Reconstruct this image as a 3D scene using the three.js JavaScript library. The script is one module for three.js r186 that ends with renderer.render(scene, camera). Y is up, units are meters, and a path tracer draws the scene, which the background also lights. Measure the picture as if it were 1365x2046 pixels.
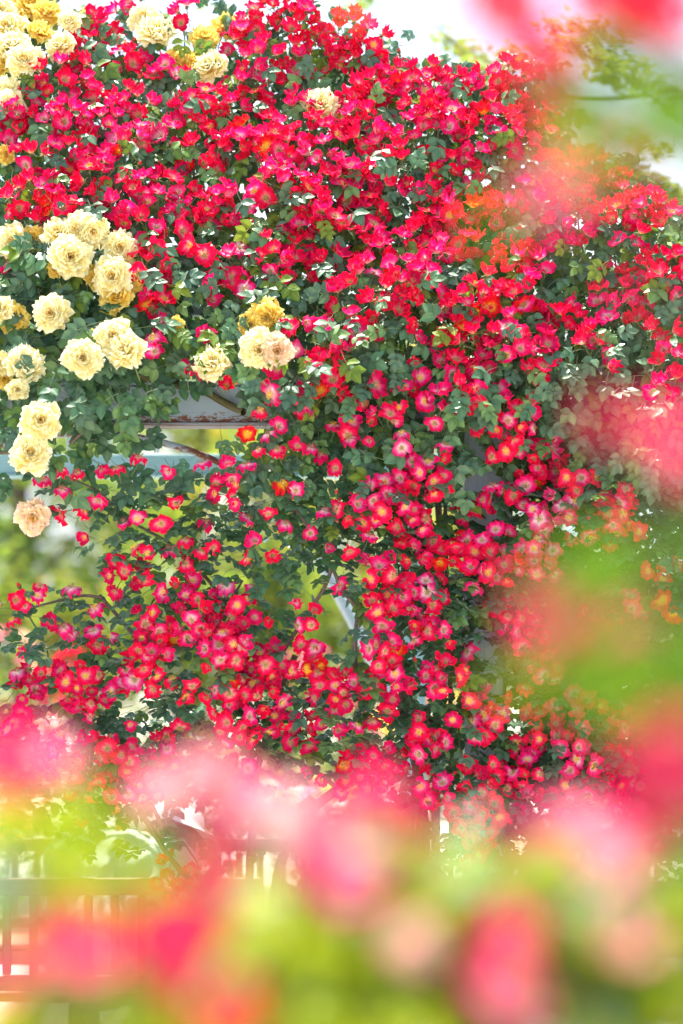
import * as THREE from 'three';
import { mergeGeometries } from 'three/addons/utils/BufferGeometryUtils.js';
import { ImprovedNoise } from 'three/addons/math/ImprovedNoise.js';
import { MarchingCubes } from 'three/addons/objects/MarchingCubes.js';
import { RoundedBoxGeometry } from 'three/addons/geometries/RoundedBoxGeometry.js';

// ───────────────────────── camera, sky, sun, exposure ─────────────────────────
const scene = new THREE.Scene();
const FOCAL = 4833, EYE = 1.5, HORIZON = 1332;          // lens in photograph pixels, eye height, row of the horizon
const camera = new THREE.PerspectiveCamera(2 * Math.atan(1023 / FOCAL) * 180 / Math.PI, 683 / 1024, 0.05, 400);
camera.position.set(0, EYE, 0);
camera.lookAt(0, EYE, -10);
camera.setViewOffset(683, 1024, 0, -154.6, 683, 1024);  // shifted lens: verticals stay upright
camera.focus = 7.36;
camera.userData.fStop = 1.38;
camera.updateProjectionMatrix();

const renderer = new THREE.WebGLRenderer({ antialias: true });
renderer.toneMapping = THREE.LinearToneMapping;
renderer.toneMappingExposure = 3.7;
renderer.shadowMap.enabled = true;

const noise = new ImprovedNoise();
const fbm = (x, y, z) => noise.noise(x, y, z) + 0.5 * noise.noise(2 * x, 2 * y, 2 * z) + 0.25 * noise.noise(4 * x, 4 * y, 4 * z);
{
  const W = 512, H = 256, data = new Float32Array(W * H * 4);
  for (let j = 0; j < H; j++) for (let i = 0; i < W; i++) {
    const el = ((j + 0.5) / H - 0.5) * Math.PI, az = (i + 0.5) / W * 2 * Math.PI;
    const x = Math.cos(el) * Math.cos(az), y = Math.sin(el), z = Math.cos(el) * Math.sin(az);
    const k = Math.max(0, y), c = THREE.MathUtils.smoothstep(fbm(x * 2.2 + 5, y * 4, z * 2.2), -0.25, 0.55) * 0.75;
    const t = Math.pow(1 - k, 2.2);
    let r = 0.17 + 0.20 * t, g = 0.26 + 0.19 * t, b = 0.46 + 0.08 * t;
    r += (0.52 - r) * c; g += (0.535 - g) * c; b += (0.57 - b) * c;
    if (y < 0) { r = 0.28; g = 0.28; b = 0.26; }
    data.set([r, g, b, 1], (j * W + i) * 4);
  }
  const sky = new THREE.DataTexture(data, W, H, THREE.RGBAFormat, THREE.FloatType);
  sky.mapping = THREE.EquirectangularReflectionMapping;
  sky.magFilter = THREE.LinearFilter; sky.needsUpdate = true;
  scene.background = sky; scene.environment = sky;
}
const sun = new THREE.DirectionalLight(new THREE.Color(1.0, 0.95, 0.86), 5.0);
sun.position.set(-2.2, 14, -10.0);
sun.target.position.set(0, 1.5, -7.2);
sun.castShadow = true;
sun.shadow.mapSize.set(4096, 4096);
Object.assign(sun.shadow.camera, { left: -12, right: 12, top: 14, bottom: -30, near: 0.5, far: 90 });
scene.add(sun, sun.target);

// ───────────────────────── helpers ─────────────────────────
let seed = 20240517;
const rnd = () => { seed = (seed + 0x6D2B79F5) | 0; let t = Math.imul(seed ^ (seed >>> 15), 1 | seed); t = (t + Math.imul(t ^ (t >>> 7), 61 | t)) ^ t; return ((t ^ (t >>> 14)) >>> 0) / 4294967296; };
const rr = (a, b) => a + (b - a) * rnd();
const gauss = () => (rnd() + rnd() + rnd() + rnd() - 2) * 1.0;
const pick = (a) => a[Math.floor(rnd() * a.length) % a.length];
const V = (x, y, z) => new THREE.Vector3(x, y, z);
const lerp = THREE.MathUtils.lerp, clamp = THREE.MathUtils.clamp, smooth = THREE.MathUtils.smoothstep;
const rgb = (r, g, b) => new THREE.Color().setRGB(r, g, b);
const at = (u, v, d) => V((u - 682.5) * d / FOCAL, EYE + (HORIZON - v) * d / FOCAL, -d);  // a direction and a distance as a place in metres
const taken = {};
const numbered = (n) => { const k = taken[n] = (taken[n] ?? -1) + 1; return k ? n + '_' + String(k).padStart(3, '0') : n; };
const shade = (o) => { o.castShadow = true; o.receiveShadow = true; return o; };
function thing(name, label, category, group, position = V(0, 0, 0)) {
  const g = new THREE.Group();
  g.name = numbered(name); g.position.copy(position); g.userData = { label, category };
  if (group) g.userData.group = group;
  scene.add(g);
  return g;
}
function part(name, geometry, material, parent, label) {
  const m = shade(new THREE.Mesh(geometry, material));
  m.name = name;
  if (label) m.userData.label = label;
  parent.add(m);
  return m;
}
function structure(name, geometry, material) {
  const m = shade(new THREE.Mesh(geometry, material));
  m.name = numbered(name); m.userData = { kind: 'structure' };
  scene.add(m);
  return m;
}
function noiseTexture(size, fn, repeat = 1, srgb = true) {
  const d = new Uint8Array(size * size * 4);
  for (let j = 0; j < size; j++) for (let i = 0; i < size; i++) {
    const c = fn(i / size, j / size);
    d.set([c[0] * 255, c[1] * 255, c[2] * 255, 255].map((x) => clamp(Math.round(x), 0, 255)), (j * size + i) * 4);
  }
  const t = new THREE.DataTexture(d, size, size);
  t.wrapS = t.wrapT = THREE.RepeatWrapping; t.magFilter = THREE.LinearFilter; t.repeat.set(repeat, repeat);
  if (srgb) t.colorSpace = THREE.SRGBColorSpace;
  t.needsUpdate = true;
  return t;
}
class Shape {                                            // collects triangles with colours, then gives one geometry
  constructor() { this.p = []; this.c = []; this.i = []; this.t = []; }
  vertex(x, y, z, c, u = 0, v = 0) { this.p.push(x, y, z); this.c.push(c.r, c.g, c.b); this.t.push(u, v); return this.p.length / 3 - 1; }
  grid(nu, nv, fn) {                                     // fn(s, t) → [x, y, z, colour]
    const o = this.p.length / 3;
    for (let j = 0; j <= nv; j++) for (let i = 0; i <= nu; i++) { const [x, y, z, c] = fn(i / nu, j / nv, i, j); this.vertex(x, y, z, c, i / nu, j / nv); }
    for (let j = 0; j < nv; j++) for (let i = 0; i < nu; i++) { const a = o + j * (nu + 1) + i, b = a + 1, c = a + nu + 1, d = c + 1; this.i.push(a, c, b, b, c, d); }
  }
  build() {
    const g = new THREE.BufferGeometry();
    g.setAttribute('position', new THREE.Float32BufferAttribute(this.p, 3));
    g.setAttribute('color', new THREE.Float32BufferAttribute(this.c, 3));
    g.setAttribute('uv', new THREE.Float32BufferAttribute(this.t, 2));
    g.setIndex(this.i);
    g.computeVertexNormals();
    return g;
  }
}
const WHITE = rgb(1, 1, 1);
function tube(points, r0, r1, sides = 6, steps = 0, rough = 0.12) {   // tapered, slightly knobbly stem
  const curve = new THREE.CatmullRomCurve3(points, false, 'centripetal'), n = steps || Math.max(3, points.length * 3);
  const s = new Shape(), fr = curve.computeFrenetFrames(n, false), ph = rnd() * 50, len = curve.getLength();
  s.grid(sides, n, (a, t, i, j) => {
    const c = curve.getPointAt(t), r = lerp(r0, r1, t) * (1 + rough * noise.noise(ph + t * len * 14, Math.sin(a * 6.283) * 1.2, Math.cos(a * 6.283) * 1.2));
    const q = c.addScaledVector(fr.normals[j], Math.cos(a * 6.2832) * r).addScaledVector(fr.binormals[j], Math.sin(a * 6.2832) * r);
    return [q.x, q.y, q.z, WHITE];
  });
  for (let k = 0; k < s.t.length / 2; k++) { s.t[2 * k] *= 6.2832 * r0; s.t[2 * k + 1] *= len; }
  return s.build();
}
const box = (w, h, d, r = 0.004) => new RoundedBoxGeometry(w, h, d, 1, Math.min(r, w / 2.1, h / 2.1, d / 2.1));

// ───────────────────────── materials ─────────────────────────
const petalMaterial = new THREE.MeshPhysicalMaterial({ name: 'petal', vertexColors: true, roughness: 1, transmission: 0.42, thickness: 0, specularIntensity: 0.15, side: THREE.DoubleSide });
const creamMaterial = new THREE.MeshPhysicalMaterial({ name: 'cream_petal', vertexColors: true, roughness: 1, transmission: 0.4, thickness: 0, specularIntensity: 0.15, side: THREE.DoubleSide });
const leafMaterials = [[0.052, 0.150, 0.060], [0.064, 0.170, 0.058], [0.044, 0.124, 0.060], [0.100, 0.205, 0.040], [0.066, 0.148, 0.066]].map(([r, g, b], k) =>
  new THREE.MeshPhysicalMaterial({ name: 'rose_leaf_' + k, color: rgb(r, g, b), vertexColors: true, roughness: 0.92, transmission: 0.36, thickness: 0, clearcoat: 1, clearcoatRoughness: 0.4, specularIntensity: 0.5, side: THREE.DoubleSide }));
const limeLeafMaterials = [[0.33, 0.41, 0.004], [0.39, 0.43, 0.004], [0.21, 0.35, 0.006]].map(([r, g, b], k) =>
  new THREE.MeshPhysicalMaterial({ name: 'young_leaf_' + k, color: rgb(r, g, b), vertexColors: true, roughness: 0.92, transmission: 0.55, thickness: 0, specularIntensity: 0.1, clearcoat: 0.1, clearcoatRoughness: 0.35, side: THREE.DoubleSide }));
const freshLeafMaterials = [[0.15, 0.25, 0.022], [0.11, 0.21, 0.028], [0.19, 0.27, 0.02]].map(([r, g, b], k) =>
  new THREE.MeshPhysicalMaterial({ name: 'fresh_leaf_' + k, color: rgb(r, g, b), vertexColors: true, roughness: 0.95, transmission: 0.5, thickness: 0, specularIntensity: 0.3, clearcoat: 0.5, clearcoatRoughness: 0.4, side: THREE.DoubleSide }));
const looseLeaf = new THREE.MeshPhysicalMaterial({ name: 'leaf_mass', vertexColors: true, roughness: 0.92, transmission: 0.36, thickness: 0, clearcoat: 1, clearcoatRoughness: 0.4, specularIntensity: 0.5, side: THREE.DoubleSide });
const farLeaf = new THREE.MeshPhysicalMaterial({ name: 'tree_leaf', roughness: 1, transmission: 0.55, thickness: 0, specularIntensity: 0.15, side: THREE.DoubleSide });
const barkTexture = noiseTexture(256, (u, v) => { const n = 0.5 + 0.28 * fbm(u * 40, v * 6, 3) + 0.15 * fbm(u * 12, v * 30, 9); return [0.42 * n + 0.2, 0.37 * n + 0.17, 0.33 * n + 0.15]; }, 8);
const caneMaterial = new THREE.MeshStandardMaterial({ name: 'cane_bark', map: barkTexture, roughness: 0.85 });
const greenCane = new THREE.MeshStandardMaterial({ name: 'green_cane', map: barkTexture, color: rgb(0.75, 0.95, 0.45), roughness: 0.7 });
const stalkMaterial = new THREE.MeshStandardMaterial({ name: 'stalk', color: rgb(0.11, 0.15, 0.045), roughness: 0.7 });
const stamenMaterial = new THREE.MeshStandardMaterial({ name: 'stamens', vertexColors: true, roughness: 0.8 });
const steelTexture = noiseTexture(512, (u, v) => { const n = 0.04 * fbm(u * 9, v * 9, 1) + 0.03 * fbm(u * 60, v * 60, 4); return [0.60 + n, 0.675 + n, 0.735 + n]; }, 1);
const steel = new THREE.MeshStandardMaterial({ name: 'painted_steel', map: steelTexture, roughness: 0.5, metalness: 0.0 });
const tealSteel = new THREE.MeshStandardMaterial({ name: 'green_painted_steel', map: steelTexture, color: rgb(0.62, 0.88, 0.84), roughness: 0.5 });
const rustFn = (lo) => (u, v) => {
  const n = fbm(u * 22, v * 10, 7) + 0.7 * fbm(u * 90, v * 60, 2), k = smooth(n + lo(v), 0.0, 0.45);
  const d = 0.5 + 0.3 * fbm(u * 70, v * 70, 12);
  return [lerp(0.60, 0.36 + 0.22 * d, k), lerp(0.675, 0.2 + 0.14 * d, k), lerp(0.735, 0.13 + 0.1 * d, k)];
};
const rustyEdge = new THREE.MeshStandardMaterial({ name: 'rusted_edge', map: noiseTexture(512, rustFn((v) => 0.55 - v * 3.6)), roughness: 0.65 });
const rustyPipe = new THREE.MeshStandardMaterial({ name: 'rusted_pipe', map: noiseTexture(256, rustFn(() => 0.12)), roughness: 0.7 });
const woodTexture = noiseTexture(512, (u, v) => { const g = 0.5 + 0.5 * fbm(u * 3, v * 70, 5), w = 0.5 + 0.4 * fbm(u * 6, v * 12, 8); return [0.52 + 0.14 * g - 0.08 * w, 0.41 + 0.12 * g - 0.06 * w, 0.33 + 0.11 * g - 0.05 * w]; });
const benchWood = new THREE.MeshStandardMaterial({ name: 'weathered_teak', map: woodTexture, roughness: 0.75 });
const sunlitWood = new THREE.MeshStandardMaterial({ name: 'sunlit_weathered_teak', map: woodTexture, color: rgb(1.25, 1.15, 1.05), roughness: 0.75 });  // same teak, with the sunlight on the far bench put into its tint
const gravelTexture = noiseTexture(1024, (u, v) => { const n = 0.75 + 0.08 * fbm(u * 300, v * 300, 2) + 0.05 * fbm(u * 40, v * 40, 6) + 0.03 * fbm(u * 6, v * 6, 1); return [n, n * 0.96, n * 0.89]; }, 1);
gravelTexture.repeat.set(160, 160);
const gravel = new THREE.MeshStandardMaterial({ name: 'pale_gravel', map: gravelTexture, roughness: 0.95 });
const soilTexture = noiseTexture(512, (u, v) => { const n = 0.3 + 0.09 * fbm(u * 120, v * 120, 2) + 0.05 * fbm(u * 20, v * 20, 6); return [n, n * 0.85, n * 0.68]; }, 1);
soilTexture.repeat.set(6, 2);
const soil = new THREE.MeshStandardMaterial({ name: 'garden_soil', map: soilTexture, roughness: 1 });

// ───────────────────────── rose pieces ─────────────────────────
function petal(s, o) {
  const nu = o.nu ?? 6, nv = o.nv ?? 4, ph = rnd() * 6.28, ph2 = rnd() * 6.28, jag = [...Array(nu + 1)].map(() => rr(-1, 1)), tone = rr(-0.5, 0.5), f1 = rr(2.6, 4.2);
  const prof = [[o.r0, o.y0 ?? 0]];
  for (let j = 1; j <= nv; j++) { const t = (j - 0.5) / nv, a = lerp(o.a0, o.a1, Math.pow(t, o.bend ?? 1)), q = prof[j - 1]; prof.push([q[0] + Math.cos(a) * o.L / nv, q[1] + Math.sin(a) * o.L / nv]); }
  const cp = Math.cos(o.phi), sp = Math.sin(o.phi), tw = o.twist ?? 0;
  s.grid(nu, nv, (a, t, i, j) => {
    const q = a * 2 - 1, w = o.W * (t < 0.66 ? 0.2 + 0.8 * Math.sin(1.5708 * t / 0.66) : Math.cos(1.02 * (t - 0.66) / 0.34));
    const back = o.L * t * t * (0.16 * q * q + (o.notch ?? 0.1) * Math.exp(-q * q / 0.07) + (o.jag ?? 0.05) * jag[i]);
    const end = lerp(o.a0, o.a1, t), r = prof[j][0] - back * Math.cos(end), lift = (o.cup ?? 0.25) * q * q * w * 0.6 + (o.ruffle ?? 0.12) * o.L * t * t * (Math.sin(q * f1 + ph) + 0.5 * Math.sin(q * 7 + ph2));
    const x = q * w + tw * t * o.L, y = prof[j][1] - back * Math.sin(end) + lift;
    return [r * cp - x * sp, y, r * sp + x * cp, o.color(t, q, tone)];
  });
}
const mix3 = (a, b, k) => rgb(lerp(a[0], b[0], k), lerp(a[1], b[1], k), lerp(a[2], b[2], k));
// petal dye from the eye of the flower to its rim
const TONES = {
  red:     { eye: [0.90, 0.60, 0.32], mid: [0.84, 0.018, 0.16], rim: [0.82, 0.002, 0.050], e: 0.30 },
  pink:    { eye: [0.90, 0.60, 0.54], mid: [0.84, 0.036, 0.26], rim: [0.80, 0.003, 0.110], e: 0.38 },
  orange:  { eye: [0.90, 0.50, 0.03], mid: [0.76, 0.035, 0.015], rim: [0.70, 0.003, 0.018], e: 0.42 },
  crimson: { eye: [0.80, 0.36, 0.34], mid: [0.68, 0.009, 0.14], rim: [0.60, 0.002, 0.062], e: 0.27 },
  pale:    { eye: [0.92, 0.70, 0.62], mid: [0.80, 0.13, 0.33], rim: [0.72, 0.010, 0.15], e: 0.45 },
  backlit:   { eye: [0.93, 0.74, 0.62], mid: [0.90, 0.40, 0.46], rim: [0.86, 0.17, 0.28], e: 0.5 },  // near petals: overexposed backlight painted in as a paler dye
};
const dye = (T) => (t, q, tone) => {
  const k = t + 0.07 * tone - 0.05 * Math.cos(q * 3);
  const c = k < T.e ? mix3(T.eye, T.mid, smooth(k, T.e * 0.35, T.e)) : mix3(T.mid, T.rim, smooth(k, T.e, T.e + 0.36));
  const j = 1 + 0.12 * tone; return c.multiplyScalar(Math.min(1.08, j));
};
const FORMS = [
  { n: 5, a0: 0.45, a1: -0.05, ruffle: 0.13 }, { n: 6, a0: 0.75, a1: 0.12, ruffle: 0.16 }, { n: 5, a0: 1.05, a1: 0.62, ruffle: 0.12 },
  { n: 5, a0: 0.15, a1: -0.75, ruffle: 0.16 }, { n: 7, a0: 0.9, a1: 0.2, ruffle: 0.2 }, { n: 4, a0: 0.5, a1: -0.3, ruffle: 0.2 },
  { n: 5, a0: -0.05, a1: -1.15, ruffle: 0.15 }, { n: 6, a0: 1.25, a1: 0.95, ruffle: 0.16 },
];
const flowerShapes = {};
for (const [tone, T] of Object.entries(TONES)) flowerShapes[tone] = FORMS.map((f) => {
  const s = new Shape(), turn = f.n === 4 ? 5 : f.n, L0 = 0.0315;
  for (let k = 0; k < f.n; k++) petal(s, { phi: (k + rr(-0.12, 0.12)) / turn * 6.2832, r0: 0.0035, y0: (k % 2) * 0.0016, L: L0 * rr(0.78, 1.08), W: 0.0160 * rr(0.8, 1.15), a0: f.a0 + rr(-0.2, 0.2), a1: f.a1 + rr(-0.55, 0.5), cup: rr(-0.2, 0.6), ruffle: f.ruffle * rr(0.9, 1.8), notch: rr(0.04, 0.3), jag: 0.09, twist: rr(-0.2, 0.2), color: dye(T) });
  return s.build();
});
const flowerCentres = [0.0, 1.0].map((age) => {
  const s = new Shape(), gold = mix3([0.80, 0.47, 0.05], [0.34, 0.20, 0.07], age), heart = mix3([0.62, 0.50, 0.08], [0.40, 0.30, 0.10], age);
  s.grid(6, 2, (a, t) => { const r = 0.0036 * t; return [Math.cos(a * 6.283) * r, 0.0042 * (1 - t * t) + 0.001, Math.sin(a * 6.283) * r, heart]; });
  for (let k = 0; k < 22; k++) {
    const a = k * 2.4, e = rr(0.35, 1.25), L = rr(0.006, 0.0095), c = Math.cos(a), n = Math.sin(a), r = 0.0025, x = r + Math.cos(e) * L, y = 0.002 + Math.sin(e) * L, w = 0.0006, h = 0.0013;
    const p = s.vertex(c * r - n * w, 0.002, n * r + c * w, gold), q = s.vertex(c * r + n * w, 0.002, n * r - c * w, gold), u = s.vertex(c * x, y, n * x, gold);
    s.i.push(p, u, q);
    const b = [[-h, 0, 0], [h, 0, 0], [0, -h, 0], [0, h, 0], [0, 0, -h], [0, 0, h]].map(([dx, dy, dz]) => s.vertex(c * x + dx, y + dy, n * x + dz, gold));
    s.i.push(b[0], b[4], b[3], b[4], b[1], b[3], b[1], b[5], b[3], b[5], b[0], b[3], b[4], b[0], b[2], b[1], b[4], b[2]);
  }
  return s.build();
});
const stalkShapes = [0, 1, 2].map((k) => {
  const s = [tube([V(0, 0, 0), V(rr(-0.004, 0.004), -0.018, 0), V(rr(-0.02, 0.02), -0.05, rr(-0.015, 0.015))], 0.0014, 0.0010, 4, 4, 0)];
  const cal = new Shape(), hip = new THREE.SphereGeometry(0.004, 6, 5).translate(0, -0.003, 0).scale(1, 1.3, 1).toNonIndexed();
  for (let i = 0; i < 5; i++) { const a = i * 1.2566 + 0.6, c = Math.cos(a), n = Math.sin(a); cal.grid(2, 2, (u, t) => { const r = 0.003 + 0.013 * t, w = 0.0028 * (1 - t) * (u * 2 - 1); return [c * r - n * w, -0.001 - 0.006 * t * t, n * r + c * w, WHITE]; }); }
  const clean = (g) => { g = g.index ? g.toNonIndexed() : g; g.deleteAttribute('color'); return g; };
  return mergeGeometries([clean(s[0]), clean(cal.build()), clean(hip)]);
});
const budShape = (() => {
  const s = new Shape();
  s.grid(7, 6, (a, t) => { const r = 0.0058 * Math.sin(Math.pow(t, 0.8) * 2.75 + 0.28), ang = a * 6.2832 + t * 0.8; return [Math.cos(ang) * r, 0.02 * t, Math.sin(ang) * r, t < 0.4 ? rgb(0.10, 0.16, 0.04) : rgb(0.62, 0.03, 0.05)]; });
  for (let i = 0; i < 5; i++) { const a = i * 1.2566, c = Math.cos(a), n = Math.sin(a); s.grid(2, 2, (u, t) => { const r = 0.004 + 0.004 * t, w = 0.0028 * (1 - t) * (u * 2 - 1); return [c * r - n * w, 0.002 + 0.014 * t, n * r + c * w, rgb(0.11, 0.18, 0.05)]; }); }
  return s.build();
})();
const CREAM = { pale: [[0.94, 0.66, 0.12], [0.95, 0.83, 0.33], [0.95, 0.91, 0.64]], deep: [[0.92, 0.47, 0.02], [0.94, 0.66, 0.07], [0.94, 0.80, 0.26]], blush: [[0.90, 0.58, 0.12], [0.92, 0.76, 0.40], [0.90, 0.66, 0.54]] };
const creamShapes = {};
for (const [tone, C] of Object.entries(CREAM)) creamShapes[tone] = [0, 1, 2].map((form) => {
  const s = new Shape(), color = (t, q, k) => { const x = clamp(t + 0.1 * k, 0, 1); return x < 0.55 ? mix3(C[0], C[1], x / 0.55) : mix3(C[1], C[2], (x - 0.55) / 0.45); };
  const rings = [[9, 0.046, 0.021, 0.30, -0.25, 0.006, 0], [9, 0.044, 0.020, 0.50, 0.02, 0.006, 0.003], [9, 0.039, 0.018, 0.75, 0.25, 0.006, 0.006], [8, 0.034, 0.016, 1.0, 0.5, 0.005, 0.008], [8, 0.029, 0.014, 1.2, 0.75, 0.005, 0.009], [7, 0.025, 0.013, 1.35, 0.9, 0.004, 0.010], [6, 0.022, 0.011, 1.5, 1.15, 0.003, 0.010]];
  for (const [n, L, W, a0, a1, r0, y0] of rings) { const o = rnd() * 6.28; for (let k = 0; k < n; k++) petal(s, { phi: o + (k + rr(-0.3, 0.3)) / n * 6.2832, r0, y0, L: L * rr(0.85, 1.12), W: W * rr(0.85, 1.2), a0: a0 + rr(-0.15, 0.15) + form * 0.08, a1: a1 + rr(-0.3, 0.3) + form * 0.1, cup: rr(0, 0.5), ruffle: rr(0.1, 0.26), notch: rr(0.02, 0.18), jag: 0.07, twist: rr(-0.2, 0.2), nu: 6, nv: 4, color }); }
  return s.build();
});
const creamCentre = (() => { const s = new Shape(); for (let k = 0; k < 9; k++) petal(s, { phi: k * 2.4 + rr(0, 0.5), r0: 0.001 + 0.0006 * k, y0: 0.01, L: 0.020, W: 0.007, a0: 1.5, a1: 1.2, ruffle: 0.3, cup: 0.5, nu: 4, nv: 3, color: () => rgb(0.93, 0.64, 0.12) }); return s.build(); })();

function leaflet(s, base, dir, up, L, W, fold) {
  const side = V(0, 0, 0).crossVectors(up, dir).normalize(), curl = rr(0.1, 0.4), v = rr(0.86, 1.1), rib = rgb(1.35 * v, 1.3 * v, 1.15 * v), blade = rgb(v, v, v), rim = rgb(0.95 * v, 0.98 * v, 1.0 * v);
  s.grid(4, 5, (a, t, i, j) => {
    const q = a * 2 - 1, w = W * Math.pow(Math.sin(Math.PI * Math.min(1, 0.04 + 0.93 * Math.pow(t, 0.85))), 0.75) * (1 + 0.05 * ((j % 2) ? 1 : -1) * Math.abs(q));
    const along = t * L - 0.04 * L * q * q, lift = Math.abs(q) * w * fold - curl * L * t * t * 0.35 + 0.03 * L * Math.sin(t * 9 + q * 3) * Math.abs(q);
    const p = base.clone().addScaledVector(dir, along).addScaledVector(side, q * w).addScaledVector(up, lift);
    return [p.x, p.y, p.z, i === 2 ? rib : (i % 4 === 0 ? rim : blade)];
  });
}
function compoundLeaf(pairs, size) {                     // axis +X, upper side +Y, leaf foot at the origin
  const s = new Shape(), len = size * (0.85 + 0.62 * pairs);
  const rachis = (t) => V(len * t, -0.16 * len * t * t, 0.05 * len * Math.sin(t * 3));
  s.grid(3, 4, (a, t) => { const c = rachis(t), r = 0.0009; return [c.x, c.y + Math.cos(a * 6.283) * r, c.z + Math.sin(a * 6.283) * r, rgb(1.6, 1.1, 0.9)]; });
  leaflet(s, rachis(1), V(1, -0.25, rr(-0.1, 0.1)).normalize(), V(0.2, 1, 0).normalize(), size * 1.08, size * 0.36, 0.22);
  for (let k = 0; k < pairs; k++) for (const d of [-1, 1]) {
    const b = rachis(1 - 0.02 - (k + rr(0, 0.1)) * 0.62 / pairs), q = V(0.55, -0.12 + rr(-0.25, 0.25), d).normalize(), up = V(rr(-0.4, 0.4), 1, -d * 0.05 + rr(-0.35, 0.35));
    up.addScaledVector(q, -up.dot(q)).normalize();
    leaflet(s, b, q, up, size * rr(0.78, 1.0), size * rr(0.31, 0.37), rr(0.1, 0.4));
  }
  return s.build();
}
const leafShapes = [compoundLeaf(2, 0.037), compoundLeaf(2, 0.041), compoundLeaf(1, 0.043), compoundLeaf(3, 0.034)];
const looseLeafShape = compoundLeaf(2, 0.038);

const UPY = V(0, 1, 0), Q = new THREE.Quaternion(), Q2 = new THREE.Quaternion(), M4 = new THREE.Matrix4();
const facing = (dir, roll = rnd() * 6.28) => Q.setFromUnitVectors(UPY, dir.clone().normalize()).multiply(Q2.setFromAxisAngle(UPY, roll)).clone();
function lying(n, x) { const a = n.clone().normalize(), b = x.clone().addScaledVector(a, -x.dot(a)).normalize(), c = V(0, 0, 0).crossVectors(b, a); return new THREE.Quaternion().setFromRotationMatrix(M4.makeBasis(b, a, c)); }

function addFlower(plant, p, dir, tone, size = 1, form) {
  const f = part('flower', flowerShapes[tone][form ?? Math.floor(rnd() * 6)], petalMaterial, plant);
  f.position.copy(p); f.quaternion.copy(facing(dir)); f.scale.set(size * rr(0.92, 1.08), size, size * rr(0.92, 1.08));
  part('flower_centre', flowerCentres[tone === 'orange' || rnd() < 0.25 ? 0 : 1], stamenMaterial, f);
  part('stalk', pick(stalkShapes), stalkMaterial, f);
  return f;
}
function addCream(plant, p, dir, tone, size = 1, form = Math.floor(rnd() * 3)) {
  const f = part('flower', creamShapes[tone][form], creamMaterial, plant);
  f.position.copy(p); f.quaternion.copy(facing(dir)); f.scale.setScalar(size);
  part('flower_centre', creamCentre, creamMaterial, f);
  const st = part('stalk', stalkShapes[0], stalkMaterial, f); st.scale.set(1.8, 1.8, 1.8);
  return f;
}
function addBud(plant, p, dir, size = 1) {
  const b = part('bud', budShape, petalMaterial, plant);
  b.position.copy(p); b.quaternion.copy(facing(dir)); b.scale.setScalar(size);
  part('stalk', stalkShapes[1], stalkMaterial, b);
}
function addLeaves(plant, list, mats, fresh = freshLeafMaterials, most = 300) {      // list of { p, q, s, young }: the foremost ones as parts, the rest as one mass
  list.sort((a, b) => a.rank - b.rank);
  for (const l of list.slice(0, most)) {
    const m = part('leaf', pick(leafShapes), l.young ? pick(fresh) : pick(mats), plant);
    m.position.copy(l.p); m.quaternion.copy(l.q); m.scale.setScalar(l.s);
  }
  const rest = list.slice(most);
  if (!rest.length) return;
  const im = shade(new THREE.InstancedMesh(looseLeafShape, looseLeaf, rest.length));
  im.name = 'foliage'; im.userData = { kind: 'stuff' };
  rest.forEach((l, k) => { im.setMatrixAt(k, new THREE.Matrix4().compose(l.p, l.q, V(l.s, l.s, l.s))); im.setColorAt(k, (l.young ? pick(fresh) : pick(mats)).color.clone().multiplyScalar(rr(0.85, 1.15))); });
  plant.add(im);
}
const addCane = (plant, pts, r0, r1, m = caneMaterial, name = 'cane') => part(name, tube(pts, r0, r1), m, plant);

// ───────────────────────── ground ─────────────────────────
{
  const g = new THREE.PlaneGeometry(320, 320); g.rotateX(-Math.PI / 2); g.translate(0, 0, -120);
  structure('ground', g, gravel);
  const bed = (x, z, w, d) => { const q = new THREE.PlaneGeometry(w, d, 24, 8); q.rotateX(-Math.PI / 2); const a = q.attributes.position; for (let i = 0; i < a.count; i++) a.setY(i, 0.008 + 0.03 * Math.abs(noise.noise(a.getX(i) * 3 + x, a.getZ(i) * 3, z))); q.computeVertexNormals(); q.translate(x, 0, z); return q; };
  structure('flower_bed', bed(0, -7.15, 9, 0.9), soil);
  structure('flower_bed', bed(0.1, -1.75, 3.6, 1.3), soil);
  structure('flower_bed', bed(-0.4, -14.2, 9, 3.6), soil);
}

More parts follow.
